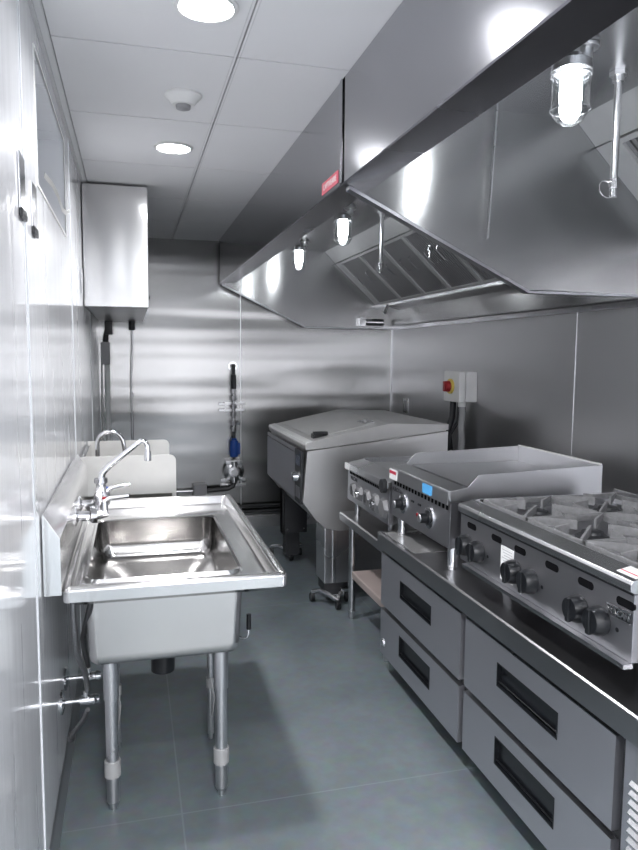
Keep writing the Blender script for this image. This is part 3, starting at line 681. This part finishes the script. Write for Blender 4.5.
# ------------------------------------------------------------------ range top
t = thing('range_top', 'six burner countertop gas range with black knobs on the drawer base', 'range', (1.5, 1.83, .677))
RY0, RY1, RX, RXB = 1.375, 2.29, 1.15, 1.8
obj('body', G().box(RX+.03, RXB, RY0, RY1, .775, .945, .002), M_DARKST, t)
g = G(); g.box(RX, RX+.03, RY0, RY1, .768, .938, .002); pn = obj('control_panel', g, M_PANEL, t)
obj('bottom_lip', G().prism([(1.128, .756), (1.128, .768), (1.155, .768), (1.155, .756)], 'y', RY0, RY1-.06), M_BRIGHT, t)
obj('front_rail', G().prism([(1.138, .946), (1.136, .965), (1.142, .974), (1.2, .984), (1.22, .98), (1.22, .94), (1.15, .94)], 'y', RY0-.002, RY1+.002, .002), M_STEEL, t)
obj('dark_gap', G().box(1.147, 1.16, RY0+.002, RY1-.002, .936, .9465), M_BLACK, t)
for yc in (2.204, 2.03, 1.885, 1.715, 1.56, 1.405):
    w_, hgt = .033, .011
    pts = [(yc+w_*.0+ (w_-hgt)*(1 if math.cos(a) > 0 else -1)+hgt*math.cos(a), .908+hgt*math.sin(a)) for a in [2*PI*(k+.5)/16 for k in range(16)]]
    obj('vent_slot', G().prism(pts, 'x', RX-.0008, RX+.004), M_DARKGAP, pn)
for yc in (2.085, 1.76, 1.43): obj('pilot_hole', G().cyl((RX-.0008, yc, .832), (RX+.003, yc, .832), .006, seg=12), M_BLACK, pn)
def range_knob(y, z, par, r=.037):
    g_ = G(); g_.lathe([(0, 0), (r, 0), (r+.002, .006), (r, .02), (r-.004, .03), (r-.006, .036), (0, .037)], (RX, y, z), (-1, 0, 0), 28)
    k = obj('knob', g_, M_BLACK, par)
    g_ = G(); g_.prism([(y-.008, z-r+.004), (y+.008, z-r+.004), (y+.005, z+r-.006), (y-.005, z+r-.006)], 'x', RX-.043, RX-.03, .002)
    obj('grip_ridge', g_, M_BLACK, k)
for yc in (2.229, 2.142, 1.908, 1.814, 1.578, 1.491): range_knob(yc, .834, t)
lb = obj('instruction_label', G().box(RX-.0012, RX+.001, 1.92, 1.998, .785, .896), M_PAPER, t)
g = G()
for k in range(11):
    z = .885-k*.0088
    if k == 5: continue
    g.box(RX-.0016, RX-.001, 1.928, 1.99-(k % 3)*.006, z-.0012, z+.0012)
obj('label_print', g, simple('label_grey_print', (.45, .45, .46), .6), lb)
bd = obj('name_badge', G().box(RX-.008, RX+.001, 1.378, 1.462, .866, .892, .001), M_BLACK, t)
g = G(); g.box(RX-.0095, RX-.007, 1.377, 1.463, .889, .893); g.box(RX-.0095, RX-.007, 1.377, 1.463, .865, .867); obj('badge_edge', g, M_CHROME, bd)
text_mesh('badge_lettering', 'VULCAN', .021, (RX-.0088, 1.42, .878), (0, -1, 0), (0, 0, 1), M_CHROME, t, .0006, bold=.0006)
obj('red_caution_label', G().prism([(1.155, .9764), (1.196, .9837), (1.196, .9845), (1.155, .9772)], 'y', 1.38, 1.45), M_PAPER, t)
g = G(); g.prism([(1.166, .979), (1.169, .9797), (1.169, .9804), (1.166, .9797)], 'y', 1.382, 1.448); obj('label_stripe', g, M_REDLABEL, t)
# top pan, grates, burners
obj('spill_tray', G().box(1.215, RXB-.005, RY0+.01, RY1-.01, .93, .946), M_DARKST, t)
g = G(); g.box(1.21, RXB, RY1-.008, RY1, .93, .985, .001); g.box(1.21, RXB, RY0, RY0+.008, .93, .985, .001); g.box(RXB-.008, RXB, RY0, RY1, .93, 1.0, .001); obj('side_rails', g, M_STEEL, t)
gw = (RY1-RY0-.02)/3; gd = (RXB-.01-1.225)/2
for i in range(3):
    for j in range(2):
        y0 = RY0+.01+i*gw+.004; y1 = y0+gw-.008; x0_ = 1.225+j*gd+.003; x1_ = x0_+gd-.006
        cx, cyy = (x0_+x1_)/2, (y0+y1)/2; zt, zb = .985, .966; g = G(); s_ = .008
        g.box(x0_, x1_, y0, y0+s_, zb, zt, .002); g.box(x0_, x1_, y1-s_, y1, zb, zt, .002); g.box(x0_, x0_+s_, y0, y1, zb, zt, .002); g.box(x1_-s_, x1_, y0, y1, zb, zt, .002)
        for k in range(8):
            a = k*PI/4+PI/8*0
            hx, hy = math.cos(a), math.sin(a)
            mxr = min((x1_-x0_)/2/abs(hx) if abs(hx) > 1e-3 else 9, (y1-y0)/2/abs(hy) if abs(hy) > 1e-3 else 9)-.004
            r0_ = .045 if k % 2 else .085; p0 = Vector((cx+hx*r0_, cyy+hy*r0_, 0)); p1 = Vector((cx+hx*mxr, cyy+hy*mxr, 0)); n_ = Vector((-hy, hx, 0))*.0035
            zi = .998
            v = [(*(p0+n_).xy, .968), (*(p0-n_).xy, .968), (*(p0-n_).xy, zi), (*(p0+n_).xy, zi), (*(p1+n_).xy, .974), (*(p1-n_).xy, .974), (*(p1-n_).xy, zt+.006), (*(p1+n_).xy, zt+.006)]
            g.faces(v, [(0, 1, 2, 3), (4, 7, 6, 5), (0, 4, 5, 1), (1, 5, 6, 2), (2, 6, 7, 3), (3, 7, 4, 0)])
        obj('burner_grate', g, M_IRON, t)
        g = G(); g.lathe([(0, 0), (.05, 0), (.052, .008), (.035, .016), (.032, .024), (.02, .028), (0, .028)], (cx, cyy, .946), (0, 0, 1), 24)
        obj('burner', g, M_BLACKMETAL, t)
for x in (1.30, 1.72):
    for y in (RY0+.09, RY1-.09): obj('foot', G().cyl((x, y, .677), (x, y, .777), .018, bev=.003), M_STEEL, t)

# ------------------------------------------------------------------ griddle
t = thing('griddle', 'countertop flat griddle with raised splash guards and two knobs', 'griddle', (1.5, 2.71, .677))
GY0, GY1, GX, GXB = 2.42, 3.045, 1.172, 1.835
obj('body', G().box(GX+.02, GXB-.01, GY0+.008, GY1-.008, .765, .955, .002), M_DARKST, t)
pn = obj('control_panel', G().prism([(GX-.004, .765), (GX, .945), (GX+.03, .945), (GX+.03, .765)], 'y', GY0, GY1, .0015), M_PANEL, t)
obj('front_rail', G().prism([(GX-.014, .935), (GX-.012, .984), (GX-.006, .99), (1.235, 1.003), (1.235, .95), (GX, .935)], 'y', GY0+.001, GY1-.001, .002), M_STEEL, t)
side = [(GX-.004, .95), (GX-.008, .99), (1.24, 1.004), (1.285, 1.05), (GXB, 1.071), (GXB, .95)]
for yy in (GY0-.004, GY1-.002): obj('splash_guard', G().prism(side, 'y', yy, yy+.006, .001), M_DULL, t)
obj('back_splash', G().box(GXB-.008, GXB, GY0+.002, GY1-.002, .955, 1.07, .001), M_STEEL, t)
obj('splash_hem', G().box(GXB-.012, GXB+.002, GY0+.002, GY1-.002, 1.069, 1.077, .002), M_COLLAR2, t)
obj('grease_trough', G().box(1.235, 1.265, GY0+.004, GY1-.004, .95, .975), M_DARKST, t)
obj('cooking_plate', G().box(1.265, GXB-.008, GY0+.004, GY1-.004, .955, .998, .003), M_PLATE, t)
for k in range(17):
    yc = GY0+.03+k*.0345; obj('vent_slot', G().box(GX-.0045, GX+.004, yc-.007, yc+.007, .912, .93, .002), M_DARKGAP, pn)
for yc in (2.79, 2.715): obj('flat_slot', G().box(GX-.006, GX+.002, yc-.014, yc+.014, .873, .881, .001), M_BLACK, pn)
obj('indicator', G().cyl((GX-.006, 2.735, .83), (GX, 2.735, .83), .008), M_RED, pn)
for yc in (2.895, 2.61):
    g = G(); g.lathe([(0, 0), (.045, 0), (.045, .006), (.03, .009), (0, .009)], (GX-.002, yc, .845), (-1, 0, 0), 28)
    bz = obj('knob_bezel', g, M_CHROME, t)
    g = G(); g.lathe([(0, .008), (.032, .008), (.03, .014), (.021, .018), (.02, .045), (0, .046)], (GX-.002, yc, .845), (-1, 0, 0), 28); obj('knob', g, M_BLACK, bz)
    obj('knob_cap', G().lathe([(0, .046), (.018, .0455), (.015, .049), (0, .05)], (GX-.002, yc, .845), (-1, 0, 0), 24), M_STEEL, bz)
obj('blue_label', G().box(GX-.016, GX-.011, 2.572, 2.66, .943, .982), M_SKY, t)
obj('warning_label', G().box(GX-.0165, GX-.011, 2.955, 3.042, .937, .984), M_PAPER, t)
obj('warning_label_red_band', G().box(GX-.0172, GX-.011, 2.958, 3.039, .963, .977), M_REDLABEL, t)
text_mesh('name_lettering', 'VULCAN', .026, (GX-.005, 2.975, .892), (0, -1, 0), (0, 0, 1), M_INK, t, .0006, bold=.0006)
for x in (1.198, 1.73):
    for y in (2.447, 2.975):
        f_ = obj('foot', G().cyl((x, y, .69), (x, y, .768), .021, bev=.002), M_CHROME, t)
        obj('foot_pad', G().cyl((x, y, .677), (x, y, .692), .016, .018), M_STEEL, f_)
obj('grease_drawer', G().prism([(1.22, .765), (1.6, .765), (1.6, .70), (1.27, .70)], 'y', 2.68, 2.86, .002), M_STEEL, t)
g = G(); g.faces([(1.135, 2.68, .6775), (1.32, 2.68, .6775), (1.32, 3.04, .6775), (1.135, 3.04, .6775), (1.135, 2.68, .679), (1.32, 2.68, .679), (1.32, 3.04, .679), (1.135, 3.04, .679)], [(0, 1, 2, 3), (4, 5, 6, 7), (0, 1, 5, 4), (1, 2, 6, 5), (2, 3, 7, 6), (3, 0, 4, 7)])
tag(obj('instruction_sheet', g, simple('film_sheet', (.5, .5, .5), .25, .6)), 'pale paper sheet lying on the worktop below the griddle', 'paper')  # metal-like sheet added to carry the worktop's bright streaky reflection

# ------------------------------------------------------------------ equipment stand and hot plate
t = thing('equipment_stand', 'low stainless stand with undershelf at the far end of the drawer base', 'stand', (1.45, 3.45, 0))
g = G(); g.prism([(1.15, .6), (1.156, .606), (1.8, .606), (1.8, .56), (1.15, .56)], 'y', 3.078, 3.83, .0015); obj('stand_top', g, M_COUNTER, t)
g = G(); g.prism([(1.175, .295), (1.179, .3), (1.78, .3), (1.78, .262), (1.175, .262)], 'y', 3.078, 3.66, .0015); obj('undershelf', g, M_WARMSHELF, t)
for x in (1.2, 1.75):
    for y in (3.15, 3.73):
        lg = obj('leg', G().cyl((x, y, .05), (x, y, .562), .0205), M_STEEL, t)
        g = G(); g.cyl((x, y, .0), (x, y, .05), .016, .0225, bev=.002); obj('foot', g, M_STEEL, lg)
t = thing('hot_plate', 'small countertop hot plate with faceted controls left of the griddle', 'hot plate', (1.48, 3.4, .606))
UX, UY0, UY1 = 1.176, 3.085, 3.745
obj('body', G().box(UX+.02, 1.8, UY0, UY1, .705, .89, .002), M_DARKST, t)
pn = obj('control_panel', G().prism([(UX-.006, .7), (UX, .885), (UX+.03, .885), (UX+.03, .7)], 'y', UY0, UY1, .0015), M_PANEL, t)
obj('front_rail', G().prism([(UX-.014, .875), (UX-.012, .905), (UX+.09, .925), (UX+.09, .87)], 'y', UY0, UY1, .002), M_STEEL, t)
g = G(); g.box(UX+.09, 1.8, UY1-.01, UY1, .88, .93, .001); g.box(UX+.09, 1.8, UY0, UY0+.01, .88, .93, .001); g.box(1.79, 1.8, UY0+.01, UY1-.01, .88, .96, .001); obj('side_rails', g, M_STEEL, t)
obj('hot_top', G().box(UX+.09, 1.79, UY0+.01, UY1-.01, .885, .905, .002), M_PLATE, t)
for k in range(22):
    yc = UY0+.07+k*.026; obj('vent_slot', G().box(UX-.0045, UX+.004, yc-.006, yc+.006, .848, .862, .001), M_DARKGAP, pn)
for k, (yc, r) in enumerate(((3.62, .042), (3.51, .045), (3.385, .05), (3.255, .055), (3.14, .055))):
    g = G(); g.lathe([(0, 0), (r, 0), (r*.8, .02), (0, .021)], (UX-.004, yc, .772), (-1, 0, 0), 6); hb = obj('hex_bezel', g, M_HEX, t, smooth=False)
    if k < 4:
        if k % 2 == 0: g = G().box(UX-.027, UX-.02, yc-.014, yc+.014, .75, .794, .002); obj('dark_socket', g, M_BLACK, hb)
        else: g = G().lathe([(0, .02), (.024, .02), (.022, .034), (0, .036)], (UX-.004, yc, .772), (-1, 0, 0), 20); obj('control_dial', g, M_CHROME, hb)
obj('end_socket', G().lathe([(0, 0), (.035, 0), (.033, .02), (0, .022)], (UX-.012, 3.12, .885), (-1, 0, 0), 20), M_BLACKMETAL, t)
text_mesh('name_lettering', 'VULCAN', .03, (UX-.0045, 3.63, .83), (0, -1, 0), (0, 0, 1), M_INK, t, .0006, bold=.0006)
obj('warning_label', G().box(UX-.018, UX-.012, 3.69, 3.76, .872, .905), M_PAPER, t)
for x in (1.215, 1.74):
    for y in (3.16, 3.69): obj('foot', G().cyl((x, y, .606), (x, y, .71), .016, bev=.002), M_STEEL, t)

# ------------------------------------------------------------------ tilting skillet
t = thing('tilting_skillet', 'big stainless tilting skillet with closed lid on pedestal at back', 'tilting skillet', (1.4, 4.6, 0))
KY0, KY1 = 4.0, 5.14
body = [(1.004, .94), (1.4, 1.0), (1.905, 1.045), (1.905, .45), (1.2, .445), (1.11, .47), (1.055, .52), (.985, .625), (.98, .66)]
obj('pan_body', G().prism(body, 'y', KY0+.03, KY1, .002), M_SKILLET, t)
obj('near_side_panel', G().prism([(1.0, .938), (1.905, 1.04), (1.905, .46), (1.2, .445), (1.11, .47), (1.055, .52), (.975, .63)], 'y', KY0, KY0+.03, .002), M_SKILLET, t)
lid = [(.99, .945), (.985, .968), (.998, .988), (1.452, 1.083), (1.52, 1.095), (1.905, 1.085), (1.905, 1.05)]
ld = obj('lid', G().prism(lid, 'y', KY0-.004, KY1+.004, .002), M_LID, t)
sl = (1.083-.988)/(1.452-.998)
def lidz(x): return .988+(x-.998)*sl
obj('lid_front_edge', G().prism([(.983, .975), (.99, .99), (1.03, lidz(1.03)+.004), (1.03, lidz(1.03)-.002), (.99, .975)], 'y', KY0, KY1, .0005), M_COLLAR2, ld)  # pale strip that paints the white highlight on the lid's front edge
g = G(); g.prism([(1.07, lidz(1.07)+.004), (1.42, lidz(1.42)+.004), (1.42, lidz(1.42)-.003), (1.07, lidz(1.07)-.003)], 'y', KY0+.12, KY1-.06, .001); obj('lid_raised_panel', g, M_LID, ld)
g = G(); g.prism([(1.41, lidz(1.41)+.01), (1.47, lidz(1.45)+.014), (1.47, 1.07), (1.41, 1.06)], 'y', KY0+.14, KY0+.32, .001); obj('hinge_plate', g, M_BRIGHT, ld)
g = G(); g.box(1.06, 1.15, KY0+.1, KY0+.16, 1.0, 1.03, .005); g.box(1.06, 1.15, KY0+.085, KY0+.12, 1.022, 1.045, .004); obj('lid_latch', g, M_BLACK, ld)
fp = obj('front_panel', G().box(.972, .985, KY0+.205, KY1-.01, .62, .905, .003), M_DRAWER, t)
obj('panel_upper_strip', G().box(.974, .988, KY0+.205, KY1-.01, .912, .936, .002), M_DULL, t)
g = G(); g.prism([(.972, .62), (.985, .64), (1.06, .54), (1.05, .53)], 'y', KY0+.25, KY1-.02, .001); obj('lower_chin', g, M_DULL, t)
cp = obj('control_strip', G().box(.969, .987, KY0+.04, KY0+.2, .61, .935, .002), M_BLACKMETAL, t)
obj('display', G().box(.967, .97, KY0+.07, KY0+.17, .84, .9, .001), simple('dark_display', (.03, .04, .07), .2), cp)
obj('tilt_knob', G().lathe([(0, 0), (.034, 0), (.03, .03), (0, .034)], (.969, KY0+.13, .77), (-1, 0, 0), 20), M_CHROME, cp)
obj('lower_plate', G().box(.967, .97, KY0+.07, KY0+.17, .64, .71, .001), M_DARKST, cp)
# near pedestal
g = G(); g.prism([(1.115, .115), (1.3, .115), (1.3, .46), (1.115, .46)], 'y', KY0+.02, KY0+.22, .006); g.box(1.3, 1.5, KY0+.03, KY0+.2, .13, .45, .005); pd = obj('pedestal', g, M_STEEL, t)
g = G(); g.box(1.165, 1.19, KY0+.012, KY0+.022, .12, .45, .003); obj('pedestal_rib', g, M_BRIGHT, pd)
obj('pedestal_stem', G().box(1.12, 1.27, KY0+.04, KY0+.18, .055, .12, .004), M_BLACKMETAL, pd)
def caster_base(cx, cy_, par):
    k = .72
    def q(x, y, z): return (cx+x*k, cy_+y*k, z)
    g_ = G(); g_.tube([q(-.14, .12, .06), q(-.08, .06, .078), q(-.03, -.03, .07), q(.02, -.1, .05), q(.06, -.02, .066), q(.14, .05, .078)], .014, 16)
    g_.box(cx-.03, cx+.07, cy_-.03, cy_+.09, .058, .072, .003)
    cb = obj('caster_frame', g_, M_CHROME, par)
    for ox, oy in ((-.14, .12), (.02, -.12), (.15, .05)):
        x, y, _ = q(ox, oy, 0)
        obj('wheel', G().cyl((x-.013, y, .028), (x+.013, y, .028), .028, bev=.003), M_BLACK, cb)
    obj('brake_pedal', G().box(cx+.06, cx+.12, cy_+.0, cy_+.05, .08, .094, .004), M_CHROME, cb)
caster_base(1.15, 3.97, t)
# far pedestal: black box with bolted edges
g = G(); g.box(1.035, 1.2, 4.8, 4.88, .24, .64, .004); fp = obj('pedestal', g, M_BLACKMETAL, t)
for x in (1.055, 1.175):
    for z in (.27, .58): obj('bolt', G().cyl((x, 4.8, z), (x, 4.794, z), .006, seg=8), M_BRIGHT, fp); obj('edge_strip', G().box(1.02, 1.035, 4.79, 4.88, .235, .645, .002), M_STEEL, fp)
obj('pedestal_stem', G().box(1.06, 1.16, 4.86, 4.98, .06, .24, .004), M_BLACKMETAL, fp)
caster_base(1.1, 5.02, t)
obj('rear_column', G().box(1.5, 1.85, KY0+.1, KY1-.1, .12, .46, .004), M_BLACKMETAL, t)
for y in (KY0+.2, KY1-.2): obj('rear_wheel', G().cyl((1.75, y-.015, .06), (1.75, y+.015, .06), .06), M_BLACK, t)

# ------------------------------------------------------------------ right wall: isolator box, conduit, cables, socket
t = thing('isolator_switch', 'white isolator box with red and yellow knob on right wall', 'isolator switch', (2.2, 4.46, 1.195))
obj('enclosure', G().box(2.195, 2.282, 4.355, 4.595, 1.195, 1.402, .006), M_WHITE, t)
obj('cover', G().box(2.145, 2.193, 4.352, 4.598, 1.193, 1.405, .008), M_WHITE, t)
g = G(); g.cyl((2.145, 4.475, 1.3), (2.128, 4.475, 1.3), .052, bev=.003); rg = obj('yellow_ring', g, M_YELLOW, t)
g = G(); g.cyl((2.128, 4.475, 1.3), (2.098, 4.475, 1.3), .04, .036, bev=.004); g.box(2.085, 2.1, 4.463, 4.487, 1.265, 1.335, .004); obj('red_knob', g, M_RED, rg)
t = thing('flexible_conduit', 'grey flexible conduit dropping from the white isolator box', 'conduit', (2.2, 4.42, .5))
g = G(); g.cyl((2.205, 4.42, 1.194), (2.205, 4.42, 1.16), .03, bev=.004); obj('connector', g, M_WHITE, t)
prof = []; z = 0
g = G()
path = [(2.205+.004*math.sin(k*.25), 4.42, 1.165-k*.008) for k in range(84)]
g.tube(path, [.022+.002*(k % 2) for k in range(84)], 14); obj('ribbed_tube', g, M_GREYPLATE, t)
g = G()
g.tube([(2.2, 4.55, 1.195), (2.2, 4.56, 1.08), (2.17, 4.56, .98), (2.2, 4.57, .8), (2.21, 4.57, .4)], .022, 12); g.tube([(2.22, 4.5, 1.195), (2.215, 4.5, 1.05), (2.17, 4.53, .95), (2.19, 4.53, .4)], .012, 10)
tag(obj('grey_power_cables', g, M_BLACKMETAL), 'dark power cables hanging behind the skillet beside the conduit', 'cables')
t = thing('wall_socket', 'small steel socket plate on right wall above the skillet', 'socket', (2.28, 5.63, 1.02))
obj('plate', G().box(2.274, 2.2825, 5.57, 5.69, 1.02, 1.15, .003), M_BRIGHT, t)
obj('socket_face', G().box(2.272, 2.2745, 5.6, 5.66, 1.04, 1.13, .002), M_DARKST, t)
